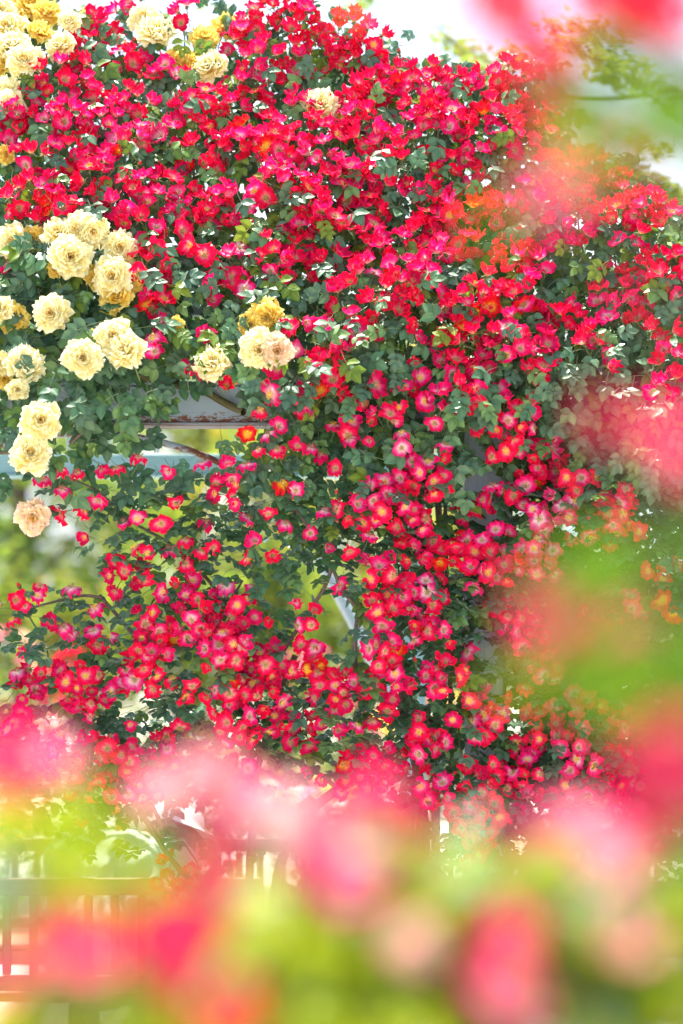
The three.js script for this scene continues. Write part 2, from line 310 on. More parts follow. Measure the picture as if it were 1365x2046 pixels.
// ───────────────────────── steel pergola ─────────────────────────
const pergola = thing('steel_pergola', 'grey-blue painted steel pergola with rust, carrying the climbing roses', 'pergola');
{
  const put = (name, g, m, x, y, z, rz = 0, ry = 0) => { const o = part(name, g, m, pergola); o.position.set(x, y, z); o.rotation.set(0, ry, rz); return o; };
  const beamUv = (g, w, h) => { const p = g.attributes.position, t = g.attributes.uv; for (let i = 0; i < p.count; i++) t.setXY(i, p.getX(i) / 0.6, p.getY(i) / h + 0.5); return g; };
  put('beam', beamUv(box(5.4, 0.112, 0.06), 5.4, 0.112), rustyEdge, 0, 2.302, -7.42);
  put('beam_flange', box(5.4, 0.012, 0.1), rustyPipe, 0, 2.239, -7.42);
  put('beam_flange', box(5.4, 0.010, 0.1), steel, 0, 2.365, -7.42);
  put('beam', beamUv(box(5.4, 0.075, 0.06), 5.4, 0.075), tealSteel, 0, 2.268, -9.2);
  put('beam_flange', box(5.4, 0.012, 0.09), tealSteel, 0, 2.224, -9.2);
  for (const x of [-1.95, 0.435, 2.5]) { put('post', box(0.118, 2.232, 0.1), steel, x, 1.116, -7.44); put('base_plate', box(0.24, 0.014, 0.22), steel, x, 0.03, -7.44); }
  for (const x of [-1.95, 0.27, 2.5]) { put('post', box(0.1, 2.217, 0.09), tealSteel, x, 1.1085, -9.2); put('base_plate', box(0.2, 0.014, 0.2), steel, x, 0.03, -9.2); }
  for (const x of [-2.2, -1.5, -0.83, -0.1, 0.6, 1.3, 2.0]) put('joist', box(0.05, 0.07, 1.9), steel, x, 2.406, -8.33);
  put('purlin', box(5.4, 0.03, 0.03), steel, 0, 2.456, -7.75);
  put('purlin', box(5.4, 0.03, 0.03), steel, 0, 2.62, -7.62);
  put('purlin', box(5.4, 0.03, 0.03), steel, 0, 2.456, -8.5);
  const arc = []; for (let k = 0; k <= 14; k++) { const a = lerp(-0.86, 0.86, k / 14); arc.push(V(-0.79 + Math.sin(a) * 0.98, 1.24 + Math.cos(a) * 0.98, -7.46)); }
  part('arched_pipe', tube(arc, 0.011, 0.011, 8, 40, 0.05), rustyPipe, pergola);
  part('brace', tube([V(-0.09, 1.92, -9.2), V(0.08, 1.6, -9.2), V(0.22, 1.28, -9.2)], 0.022, 0.022, 8, 4, 0), steel, pergola);
  for (const [u, v0, v1] of [[215, 845, 935], [135, 850, 905], [312, 848, 905]]) { const a = at(u, v0, 8.9), b = at(u + 3, v1, 8.9); part('hanger_rod', tube([a, a.clone().lerp(b, 0.5), b], 0.007, 0.007, 6, 3, 0), steel, pergola); }
}

// ───────────────────────── the climbing roses on the pergola ─────────────────────────
const front = (u, v) => {                                // distance of the leaf wall's face
  let d = 7.2 + 0.12 * fbm(u / 210, v / 210, 3.3);
  if (v < 760) d += 0.72 * Math.pow((760 - v) / 760, 1.25);
  if (v > 900) d += 0.06 * smooth(v, 900, 1100);
  return d;
};
// thickness of leaves over the wall, rows of 65 by columns of 65, 0 none to 9 dense
const LEAFMAP = ['531233345410000000000', '765566666665300000000', '777777777776455630000', '777777777777777751000', '777777777777777775300', '777777777777777777630', '777777777777777777776', '577788888888888888776', '678888888888888888877', '666788888888888888888', '677788888888888888888', '555653368888888888888', '554430017888888899999', '322210125788888899999', '122333445678888899999', '112445566788888899999', '001244566788888899999', '000134544346888899999', '233345443124788899999', '334445555213678899999', '222334566213678899999', '444455666655688899999', '666666555555677899999', '666664322223567899999', '555563211113456888866', '122211111111335666665', '000011111111233444444', '000001000001122333333'];
const leafDensity = (u, v) => { const i = clamp(Math.floor(u / 65), 0, 20), j = Math.floor(v / 65); return j < 0 || j >= LEAFMAP.length ? 0 : +LEAFMAP[j][i]; };

const wallRose = (label, group) => thing('climbing_rose', label, 'climbing rose', group);
const G = 'climbing roses on the pergola';
const plants = {
  topFarLeft: wallRose('red climbing rose on the roof, between the upper and lower cream-yellow flowers', G),
  topLeft: wallRose('red climbing rose on the roof just right of the cream-yellow flowers', G),
  topMiddle: wallRose('red climbing rose in the middle of the roof, sloping down from the tallest heap', G),
  topRight: wallRose('red climbing rose on the roof with rounded flower heads below the feathery tree branches', G),
  topFarRight: wallRose('red climbing rose spilling down at the right end of the roof', G),
  hanging: wallRose('red climbing rose in loose hanging sprays below the rusty beam', G),
  post: wallRose('dense red climbing rose beside the steel post on its left, on a forked brown trunk', G),
  postRight: wallRose('dense red climbing rose wrapped over the grey-blue steel post', G),
  low: wallRose('low red climbing rose clump hanging just above the seated person', G),
  right: wallRose('red climbing rose on thin upright canes at the right edge of the picture', G),
  yellow: wallRose('cream-yellow climbing rose with large ruffled double flowers'),
};
const home = (u, v) => {
  if (u > 1110 && v > 760) return 'right';
  if (v < 800) return u < 300 ? 'topFarLeft' : u < 600 ? 'topLeft' : u < 830 ? 'topMiddle' : u < 1040 ? 'topRight' : 'topFarRight';
  if (u < 400 && v > 1320) return 'low';
  return u < 690 ? 'hanging' : u < 905 ? 'post' : 'postRight';
};
// clusters of red flowers: u, v, how many, tone (r red, p pink, o orange, c crimson, l pale), one row per strip of the wall
const CLUSTERS = `
250 35 2|280 8 2|365 35 4|185 65 7|248 88 1 p|260 130 6|180 105 5|165 155 7|105 160 6|175 190 6|260 215 9|240 225 1|300 165 2 p|330 145 3 p|395 195 10|435 235 3|370 240 4|480 90 6 p|505 50 6|565 20 8|590 45 6|525 125 9|585 120 5|640 100 6|670 55 5|675 130 4|595 170 3|490 175 5 p|460 220 3 p|525 200 3|555 260 4|605 215 4|610 265 5|665 270 4|
50 235 8|15 250 5|20 280 3|110 240 5 l|145 235 4 p|210 255 5 p|270 280 5 l|285 290 1|325 270 4 p|135 305 10|65 320 5|75 380 6|30 400 3|200 320 3|198 350 5|198 400 3|270 370 4|320 370 5|365 385 2 p|415 315 8|385 310 4|475 310 8|485 280 4|560 300 9|640 320 7 l|580 375 6|650 375 5|555 350 4|465 405 2|495 410 1 p|440 400 3|395 430 3|625 435 3|520 385 3|240 300 3|160 270 3|360 340 3 p|240 420 4 p|110 415 4|300 400 3 p|
698 55 6|733 85 7|703 130 7|773 145 4|753 185 9|713 210 6|798 180 4|853 170 9|893 165 5|923 185 6|848 210 5|1003 170 11|1043 165 6|1008 205 6|983 240 9|1033 235 8|1073 245 6|1093 280 4|1013 280 6|963 255 4|898 255 8|858 250 6|828 270 5|728 255 8|703 250 5 l|748 285 6 p|793 325 5|698 350 5|733 350 3|908 330 3|838 380 3|773 385 4|713 395 6|743 425 4|878 405 4|963 375 6|923 380 2|853 450 3|908 435 4 p|983 425 4|1068 400 5 p|1133 370 8|1153 395 6|1183 350 7|1223 360 4|1258 415 7|1298 420 7|1338 440 4|940 300 4|1120 330 4|870 320 3|
25 425 1|195 405 2|15 525 1|132 430 6|85 455 2|230 460 2 p|260 445 3|300 435 2|283 495 1 p|318 470 2|345 460 2 p|385 495 1 p|408 512 1 p|460 445 1|502 457 1|478 497 1 p|370 437 3|415 430 6|300 515 4|330 535 1|345 560 1|280 550 1|310 595 4|297 615 1 o|320 645 1 p|308 678 1 p|308 702 1 p|410 672 1 p|420 585 2 p|382 740 1 c|442 775 2 p|460 525 2|455 550 4|460 572 1 o|490 580 1 p|555 510 7|590 515 3|595 555 3|625 490 2|595 465 3|625 430 5|655 530 4|672 510 1 o|675 595 2|610 645 1 p|645 657 1 p|580 660 1 p|660 695 1 p|590 705 1 p|645 760 9|542 790 1 p|550 740 1 c|605 815 1 p|
733 430 5|728 485 9|768 505 4|738 555 4 p|803 495 3 p|833 475 3|863 465 1 p|898 440 4|938 435 3|993 430 4 p|883 495 5|923 500 5|968 510 6|1028 490 6|1023 525 3|1033 560 4|818 560 8|798 585 5|768 610 7 c|868 600 3 p|933 595 5|958 575 4|978 615 1 o|948 625 1 o|1033 585 7|1053 610 3|708 640 2 p|748 665 1|833 650 1|708 685 2 p|918 680 5|958 695 9|973 720 4|1028 695 4 p|1023 660 4 p|1113 640 6|1133 625 2|1083 700 4|1063 735 4|1073 755 1|1183 695 4|1178 675 2|1213 735 1|1203 605 3|1228 555 4|1273 555 1|1223 635 2|1248 595 2|1283 575 5|1293 600 4|1283 645 2|1338 570 6|1353 535 4|1298 535 4|1323 675 4|1328 715 3 p|1353 725 2|1328 775 5|1263 485 4 p|1118 490 2|1153 480 3 p|1108 450 6 p|1148 425 5|1233 430 8|833 680 1|873 720 2 p|828 755 3|903 740 2|808 780 1 p|918 790 5|943 805 2|848 805 1|993 780 1 p|748 770 1 c|708 800 2 c|683 760 2|860 530 3|690 460 4|660 440 3|1080 540 2 p|700 560 3 c|
85 957 1 p|122 940 1 p|155 945 1|200 935 1 p|235 937 1|280 914 1|338 941 1|403 927 1 p|127 978 1 l|170 1020 1|200 998 1 p|127 1027 1 p|173 1074 1|275 1036 1 p|322 1047 1|295 1105 1|272 1095 1 p|340 1097 1|370 1080 1|425 1094 1|403 1102 1|372 1128 1 p|352 1005 1 c|413 1043 1 c|248 1043 1|245 1150 6 c|287 1158 1 c|82 1172 1 p|57 1200 2 p|145 1175 1 p|22 1205 2|27 1240 1|108 1243 1|130 1253 1|145 1262 1 p|192 1215 1 p|188 1280 2 p|220 1275 1|52 1302 1 p|455 950 3|460 985 3|470 1005 1 p|492 930 1 l|495 870 1|520 822 1 p|537 868 1 l|557 855 1|517 900 1|555 900 1|595 890 1 c|600 820 1|620 815 1 l|667 850 1 p|620 895 1|642 910 1|672 937 1|565 967 1|592 980 1 p|648 1022 1 p|497 1035 1 p|537 1027 1|572 1047 1 p|620 1065 1 p|652 1092 1 p|495 1117 1|545 1110 1 p|505 1172 1 p|452 1170 1 p|593 1200 1 p|675 1170 1 p|512 1085 1 l|
365 1185 5 p|390 1230 10|422 1215 1 o|475 1235 9 c|538 1235 1|620 1240 3|303 1250 6|349 1277 1 o|305 1295 6|450 1290 8|620 1300 3|35 1342 1 p|85 1355 7 c|160 1365 9 c|50 1385 3|190 1415 4|62 1440 1|118 1470 1 p|230 1375 2 p|260 1355 3 p|310 1375 1|345 1358 1|385 1370 1|370 1388 1 c|300 1320 5|260 1445 1 l|228 1495 6 c|250 1520 3|190 1480 2|160 1520 1|148 1552 1|172 1585 1 o|198 1560 1 p|165 1635 1 o|140 1585 1 o|335 1472 1|360 1455 1 p|320 1515 6|260 1575 8 p|300 1560 6|50 1455 4|30 1480 5 p|445 1300 8|525 1335 10 c|450 1385 9|525 1385 7|475 1450 8|505 1465 1|595 1455 7 c|590 1335 2|632 1340 4 o|660 1375 8|655 1445 2 p|540 1450 2|485 1535 3 l|630 1555 2 l|20 1530 5|90 1510 4|370 1770 8 p|390 1830 5|330 1740 3|
700 877 1|738 880 1 p|740 847 1 o|768 835 2 p|800 825 2 p|848 807 1|803 867 1|803 895 1 p|888 890 1 p|868 835 2 p|928 805 2|953 855 1 p|1015 835 12|1075 905 10|1000 895 4 p|1098 945 6|983 972 1 p|965 1000 1 c|945 1025 4 c|1033 985 4 p|1128 1005 6 l|1163 965 5|1085 1035 4 l|850 950 10|805 995 10|755 995 6 p|700 1025 3|748 1030 3|815 1050 6|738 1070 1 p|698 1100 1 p|815 1110 5 p|873 1115 8|913 1087 2 o|965 1110 7 p|988 1070 3 p|1008 1140 4|963 1155 4 l|1075 1120 9 p|1028 1120 2|758 1145 4 p|785 1185 7|845 1190 9 p|763 1220 4|853 1250 1 o|875 1265 3|833 1260 3 p|1023 1230 8|1193 1045 4|1223 1020 5|1248 1055 4|1163 1080 2 l|1218 1087 1|1328 1140 4|1333 1205 2 o|1348 1230 1 o|1238 995 3|773 1295 2|690 860 2 p|
758 1305 4|789 1297 1 o|790 1329 1 o|778 1350 6|773 1395 3 c|703 1375 6|893 1350 6|870 1335 1 o|843 1360 3 p|935 1303 1|963 1362 1 p|938 1400 1 p|1008 1395 1 p|1050 1372 1 p|963 1415 2|978 1445 5 p|905 1437 1 c|848 1460 4|858 1490 6|953 1472 1 p|713 1450 1 p|743 1440 1 c|743 1520 8|788 1520 4|713 1560 7|763 1567 1|743 1600 5|963 1535 4|948 1555 4 c|1053 1485 3|1048 1510 3 p|1083 1435 4|1103 1465 4|1138 1460 2|1153 1445 1|1163 1520 4 p|1133 1490 2 p|1213 1430 5 c|1233 1455 2 p|1168 1410 4|1028 1530 3 c|1053 1555 6|1053 1600 3 l|1010 1585 3|1083 1580 2 c|1148 1565 5|1128 1615 3 l|1178 1600 4 p|1228 1520 4|1233 1560 5 p|1193 1545 3|1283 1600 10|1333 1585 10 p|968 1615 6|933 1620 5|913 1590 1 o|953 1660 5|948 1700 3|883 1585 3 p|848 1580 2 p|1060 1280 6|1090 1340 5 p|1190 1230 3|1250 1210 4 p|1150 1640 6|1230 1640 6|1300 1660 6`;
const toneKey = { r: 'red', p: 'pink', o: 'orange', c: 'crimson', l: 'pale' };
const spots = [];
for (const entry of CLUSTERS.split('|')) {
  const [u, v, n, key = 'r'] = entry.trim().split(/\s+/), U = +u, W = +v, N = +n;
  if (!(N > 0)) continue;
  const plant = home(U, W), D = front(U, W) - 0.06, c = at(U, W, D), R = 0.0222 * Math.sqrt(N) + 0.004, top = W < 800, spin = rnd() * 6.28;
  for (let k = 0; k < N; k++) {
    if (top && N > 3 && rnd() < 0.12) continue;
    const q = N === 1 ? 0 : Math.sqrt((k + 0.4) / N), a = spin + k * 2.4 + rr(-0.3, 0.3), dx = Math.cos(a) * q * R * 1.05, dy = Math.sin(a) * q * R * 0.95;
    const p = c.clone().add(V(dx, dy, Math.sqrt(Math.max(0, 1 - q * q)) * R * 0.7 + rr(-0.012, 0.012)));
    let dir = V(dx / R * 0.9 + gauss() * 0.5, dy / R * 0.85 + (top ? 0.6 : 0.0) + gauss() * 0.5, top ? 0.7 : 0.8);
    if (N === 1) dir = V(gauss() * 0.9, (top ? 0.2 : -0.35) + gauss() * 0.6, 0.7);
    let tone = toneKey[key];
    const dice = rnd();
    if (key === 'r' && dice < 0.34) tone = 'pink'; else if (key === 'r' && dice < 0.355) tone = 'orange'; else if (key === 'r' && dice < 0.46) tone = 'crimson';
    if (key === 'p' && dice < 0.3) tone = 'red'; else if (key === 'p' && dice < 0.42) tone = 'pale';
    if (key === 'o' && dice < 0.35) tone = 'red';
    if (key === 'c' && dice < 0.4) tone = 'red';
    if (key === 'l' && dice < 0.4) tone = 'pink';
    if (N === 1 && !top && rnd() < 0.5) { addFlower(plants[plant], p, V(gauss() * 0.7, 0.8, 0.5 + gauss() * 0.2), tone, rr(0.9, 1.2), 6); continue; }
    const form = N === 1 ? pick([0, 1, 2, 3, 3, 5, 1, 7]) : top ? pick([0, 1, 2, 2, 2, 4, 4, 4, 7, 7, 7]) : pick([0, 0, 1, 1, 2, 4, 4, 3, 3, 5, 6, 7]);
    addFlower(plants[plant], p, dir, tone, rr(0.86, 1.2) * (top ? 1.18 : 1), form);
  }
  if (rnd() < 0.2 && N > 1) addBud(plants[plant], c.clone().add(V(gauss() * R, R * 1.2, 0)), V(gauss() * 0.5, 1, 0.5), rr(0.8, 1.2));
  spots.push({ plant, p: c, v: W, n: N });
}
// the large cream-yellow flowers: u, v, radius, d deep or b blush
const CREAMS = `30 485 35|72 478 25 d|118 470 31|140 515 40|160 460 33|185 462 31|238 498 34|225 555 38|195 555 26 d|235 595 33 d|265 565 25 d|115 540 19 d|105 628 35|28 635 33 d|-4 620 28|165 718 37|185 688 28 d|228 672 34|255 705 38|50 730 38|10 755 23 d|35 780 21|-2 725 22|430 730 36|520 700 38|555 700 32 b|538 635 35 d|500 650 27 d|82 842 37|60 910 39|65 1030 34 b|350 650 18 d|50 125 36|25 95 32|18 60 36|60 20 42 d|95 30 30 d|15 190 32|20 215 32|5 130 26 d|313 72 36|290 40 30|408 80 28 d|350 130 30 d|423 138 33|450 60 30 d|390 130 25 d|140 45 22|125 95 28|640 215 34|655 235 26 d|10 310 18 d|170 45 20 d|0 30 34|-6 95 30 d|78 70 26 d`;
for (const entry of CREAMS.split('|')) {
  const [u, v, r, key] = entry.trim().split(/\s+/), U = +u, W = +v, D = front(U, W) - (key === 'd' ? 0.07 : 0.13) + (W < 300 ? 0.03 : 0), p = at(U, W, D), up = W < 250 ? 0.5 : W > 1000 ? -0.3 : 0.08;
  addCream(plants.yellow, p, V(gauss() * 0.4, up + gauss() * 0.35, 0.9), key === 'd' ? 'deep' : key === 'b' ? 'blush' : 'pale', (+r) * D / FOCAL / 0.043);
}
// leaves
{
  const lists = Object.fromEntries(Object.keys(plants).map((k) => [k, []]));
  for (let j = 0; j < LEAFMAP.length; j++) for (let i = -1; i <= 21; i++) {
    const dens = leafDensity(clamp(i, 0, 20) * 65 + 5, j * 65 + 5), n = Math.pow(dens / 8, 1.3) * 19 * (dens > 8 ? 1.35 : 1);
    for (let k = 0; k < n; k++) {
      if (k + rnd() > n) continue;
      const u = (i + rnd()) * 65, v = (j + rnd()) * 65, deep = rnd(), inward = deep * deep * (dens > 5 ? 0.5 : 0.12) + rr(v < 800 ? -0.16 : -0.06, 0.03), D = front(u, v) + inward;
      if (u > 335 && u < 490 && v > 728 && v < 850) continue;             // the bare stretch of beam
      if (u > 915 && u < 1000 && v > 880 && v < 1065 && rnd() < 0.85) continue;   // the bare stretch of post
      if (u > 580 && u < 720 && v > 1140 && v < 1310 && rnd() < 0.6) continue;    // the window left of the post
      const p = at(u, v, D), top = smooth(v, 950, 250);
      const nrm = V(gauss() * 0.55, lerp(0.35, 0.95, top) + gauss() * 0.45, lerp(0.75, 0.35, top) + gauss() * 0.3), x = V(gauss(), -0.35 + gauss() * 0.7, 0.35 + gauss() * 0.5);
      let who = home(u, v);
      if (u < 330 && v > 440 && v < 960 && rnd() < 0.75) who = 'yellow';
      if (v < 230 && u < 470 && rnd() < 0.5) who = 'yellow';
      lists[who].push({ p, q: lying(nrm, x), s: rr(0.72, 1.15) * (who === 'yellow' ? 1.15 : 1), rank: inward + rnd() * 0.03, young: rnd() < (v < 700 ? 0.16 : 0.035) });
    }
  }
  // unseen roof leaves added behind the crest to shade the wall's lower half
  for (let k = 0; k < 1700; k++) {
    const x = rr(-2.3, 2.3), z = -rr(7.55, 9.3), p = V(x, 2.5 + Math.abs(gauss()) * 0.22 + rnd() * 0.15, z);
    lists[x < -0.6 ? 'topFarLeft' : x < 0 ? 'topLeft' : x < 0.4 ? 'topMiddle' : x < 0.9 ? 'topRight' : 'topFarRight'].push({ p, q: lying(V(gauss() * 0.5, 1, gauss() * 0.5), V(gauss(), 0, gauss())), s: rr(0.8, 1.2), rank: 9, young: rnd() < 0.1 });
  }
  for (const [k, l] of Object.entries(lists)) addLeaves(plants[k], l, leafMaterials);
}
// canes: [plant, points as u v pairs, how far behind the leaf face, first and last radius]
const CANES = [
  ['yellow', [255, 725, 270, 742, 320, 765, 400, 778, 440, 800, 487, 824], 0.10, 0.010, 0.013, 1], ['topLeft', [568, 720, 572, 760, 572, 810], 0.05, 0.006, 0.006], ['yellow', [20, 535, 55, 555, 95, 603, 130, 660], 0.06, 0.009, 0.007, 1], ['yellow', [140, 885, 165, 865, 190, 850, 180, 820], 0.02, 0.006, 0.004],
  ['post', [855, 1900, 850, 1700, 838, 1560, 826, 1500, 812, 1420, 800, 1340, 796, 1250, 812, 1120, 850, 960, 862, 880], 0.16, 0.019, 0.012], ['post', [835, 1900, 840, 1700, 832, 1520, 836, 1430, 800, 1360, 790, 1270], 0.13, 0.014, 0.010], ['post', [690, 1570, 720, 1545, 765, 1518, 800, 1490, 832, 1470, 858, 1438], 0.10, 0.013, 0.017], ['post', [535, 1900, 552, 1760, 575, 1690, 620, 1622, 690, 1568, 760, 1540], 0.10, 0.019, 0.016],
  ['postRight', [850, 1900, 832, 1500, 870, 1400, 905, 1300, 950, 1235, 990, 1150], 0.10, 0.009, 0.006], ['postRight', [1020, 1900, 1010, 1600, 1005, 1300, 1020, 1000, 1030, 820, 1010, 650], 0.2, 0.014, 0.008], ['postRight', [910, 1235, 930, 1250, 958, 1285], 0.02, 0.006, 0.005],
  ['hanging', [770, 1268, 740, 1242, 705, 1205, 680, 1170, 665, 1138, 640, 1105, 620, 1060, 580, 1000, 560, 960], 0.03, 0.0075, 0.005], ['hanging', [662, 1135, 655, 1160, 620, 1220, 578, 1282, 560, 1310, 540, 1330], 0.02, 0.0065, 0.0075], ['hanging', [720, 1205, 716, 1225, 711, 1265, 709, 1310, 716, 1380], 0.03, 0.007, 0.008], ['hanging', [408, 1150, 425, 1170, 440, 1195, 455, 1225, 480, 1280], 0.02, 0.006, 0.008], ['hanging', [485, 1160, 470, 1185, 452, 1215], 0.02, 0.004, 0.005],
  ['hanging', [505, 1900, 500, 1700, 508, 1620, 512, 1550, 522, 1505, 540, 1450, 560, 1380, 590, 1310], 0.05, 0.015, 0.009], ['hanging', [510, 1545, 490, 1500, 465, 1480, 430, 1470, 390, 1465], 0.02, 0.007, 0.004], ['hanging', [668, 1570, 640, 1548, 600, 1525, 560, 1505, 530, 1490], 0.03, 0.008, 0.006], ['hanging', [200, 1190, 230, 1225, 260, 1260, 285, 1290, 310, 1330, 350, 1380], 0.03, 0.006, 0.008], ['hanging', [60, 1215, 120, 1200, 170, 1190, 205, 1195], 0.02, 0.003, 0.005], ['hanging', [130, 950, 200, 985, 260, 1040, 330, 1080, 400, 1130], 0.03, 0.003, 0.006],
  ['low', [520, 1880, 440, 1800, 372, 1752, 330, 1700, 312, 1672, 280, 1620, 230, 1540], 0.02, 0.013, 0.008], ['low', [330, 1700, 322, 1680, 325, 1660, 300, 1600, 250, 1500, 200, 1430, 120, 1400], 0.03, 0.007, 0.004], ['low', [180, 1530, 190, 1470, 175, 1420, 160, 1380], 0.02, 0.004, 0.003],
  ['right', [1150, 1900, 1165, 1700, 1172, 1560, 1176, 1470, 1184, 1420, 1205, 1360, 1220, 1200, 1240, 1000, 1290, 800], 0.08, 0.016, 0.007], ['right', [1160, 1900, 1170, 1600, 1190, 1400, 1170, 1250, 1180, 1080], 0.12, 0.010, 0.006],
  ...[1262, 1272, 1283, 1296, 1318].map((u, k) => ['right', [u - 20, 1900, u - 6, 1700, u, 1540, u + 6 - k * 4, 1420, u + 20 - k * 10, 1300, u + 30, 1100], 0.06 + 0.02 * k, 0.007, 0.004]),
  ['topLeft', [870, 1900, 872, 1500, 880, 1100, 850, 880, 700, 740, 520, 640, 330, 520, 150, 420], 0.25, 0.016, 0.006], ['topLeft', [640, 690, 560, 500, 500, 300, 470, 120], 0.2, 0.010, 0.004], ['topFarLeft', [-60, 1900, -50, 1300, 20, 800, 160, 560, 240, 400, 260, 180, 200, 80], 0.2, 0.009, 0.003],
  ['topRight', [985, 1900, 980, 1500, 976, 1100, 985, 800, 960, 560, 900, 340, 860, 180], 0.28, 0.017, 0.005], ['topFarRight', [1120, 1900, 1100, 1400, 1090, 1000, 1060, 700, 1070, 520, 1150, 420, 1280, 420], 0.2, 0.010, 0.004], ['topMiddle', [900, 1900, 900, 1400, 890, 1000, 900, 700, 830, 300, 740, 160, 690, 70], 0.2, 0.009, 0.003], ['topRight', [985, 620, 1010, 420, 1020, 200], 0.2, 0.009, 0.003],
  ['yellow', [-190, 2200, -180, 1700, -150, 1200, -90, 900, -20, 760, 100, 700, 230, 720], 0.12, 0.018, 0.009], ['yellow', [-90, 900, -30, 700, 30, 550, 120, 490], 0.12, 0.010, 0.006], ['yellow', [-90, 900, -80, 500, -40, 200, 60, 60], 0.2, 0.011, 0.005], ['yellow', [-90, 900, 0, 905, 60, 900, 100, 930], 0.08, 0.008, 0.004], ['yellow', [60, 60, 200, 130, 330, 120, 440, 110], 0.2, 0.006, 0.003],
];
for (const [who, uv, back, r0, r1, green] of CANES) {
  const pts = []; for (let k = 0; k < uv.length; k += 2) { const v = uv[k + 1], p = at(uv[k], v, front(uv[k], Math.min(v, 1800)) + back); if (v >= 1880) p.y = 0; pts.push(p); }
  addCane(plants[who], pts, r0, r1, green ? greenCane : caneMaterial);
}
for (const s of spots) if (s.n > 3 && rnd() < 0.55) {      // the shoots that carry the flower heads
  const a = s.p, up = s.v < 800 ? -0.22 : rr(-0.05, 0.2);
  addCane(plants[s.plant], [a.clone().add(V(gauss() * 0.12, up, -0.2)), a.clone().add(V(gauss() * 0.04, up * 0.4, -0.09)), a.clone().add(V(0, 0, -0.005))], 0.0034, 0.0018, stalkMaterial, 'shoot');
}

// ───────────────────────── benches under the pergola ─────────────────────────
function bench(label, x0, x1, zBack, into, wood, group) {  // into: which way the seat lies, -1 away from the viewer, +1 towards
  const b = thing('wooden_bench', label, 'bench', group, V((x0 + x1) / 2, 0, zBack)), w = x1 - x0;
  const put = (name, sx, sy, sz, x, y, z, rx = 0) => {
    const g = box(sx, sy, sz, 0.006), p = g.attributes.position, t = g.attributes.uv, o = rnd();
    for (let i = 0; i < p.count; i++) sx >= sy ? t.setXY(i, p.getX(i) / 0.8 + o, (p.getY(i) + p.getZ(i)) / 0.8 + o) : t.setXY(i, p.getY(i) / 0.8 + o, (p.getX(i) + p.getZ(i)) / 0.8 + o);
    const m = part(name, g, wood, b); m.position.set(x, y, z * into); m.rotation.x = rx * into; return m;
  };
  put('top_rail', w, 0.056, 0.034, 0, 0.785, 0);
  put('bottom_rail', w - 0.11, 0.05, 0.03, 0, 0.47, 0.012);
  const n = Math.round((w - 0.16) / 0.091);
  for (let k = 0; k < n; k++) put('slat', 0.029, 0.258, 0.016, -w / 2 + 0.08 + (k + 0.5) * (w - 0.16) / n, 0.626, 0.006);
  for (let k = 0; k < 6; k++) put('seat_plank', w - 0.02, 0.02, 0.062, 0, 0.425, 0.075 + k * 0.072);
  put('seat_rail', w - 0.11, 0.06, 0.03, 0, 0.38, 0.44);
  for (const s of [-1, 1]) {
    put('rear_leg', 0.05, 0.756, 0.05, s * (w / 2 - 0.03), 0.378, 0.0);
    put('front_leg', 0.05, 0.60, 0.05, s * (w / 2 - 0.03), 0.30, 0.44 + 0.03);
    put('armrest', 0.06, 0.03, 0.53, s * (w / 2 - 0.03), 0.616, 0.245);
    put('side_rail', 0.03, 0.06, 0.40, s * (w / 2 - 0.03), 0.37, 0.235);
  }
  return b;
}
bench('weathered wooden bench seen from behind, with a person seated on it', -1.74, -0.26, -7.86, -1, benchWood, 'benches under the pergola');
bench('pale sunlit wooden bench facing forward beyond the seated person', -1.62, -0.02, -9.75, 1, sunlitWood, 'benches under the pergola');

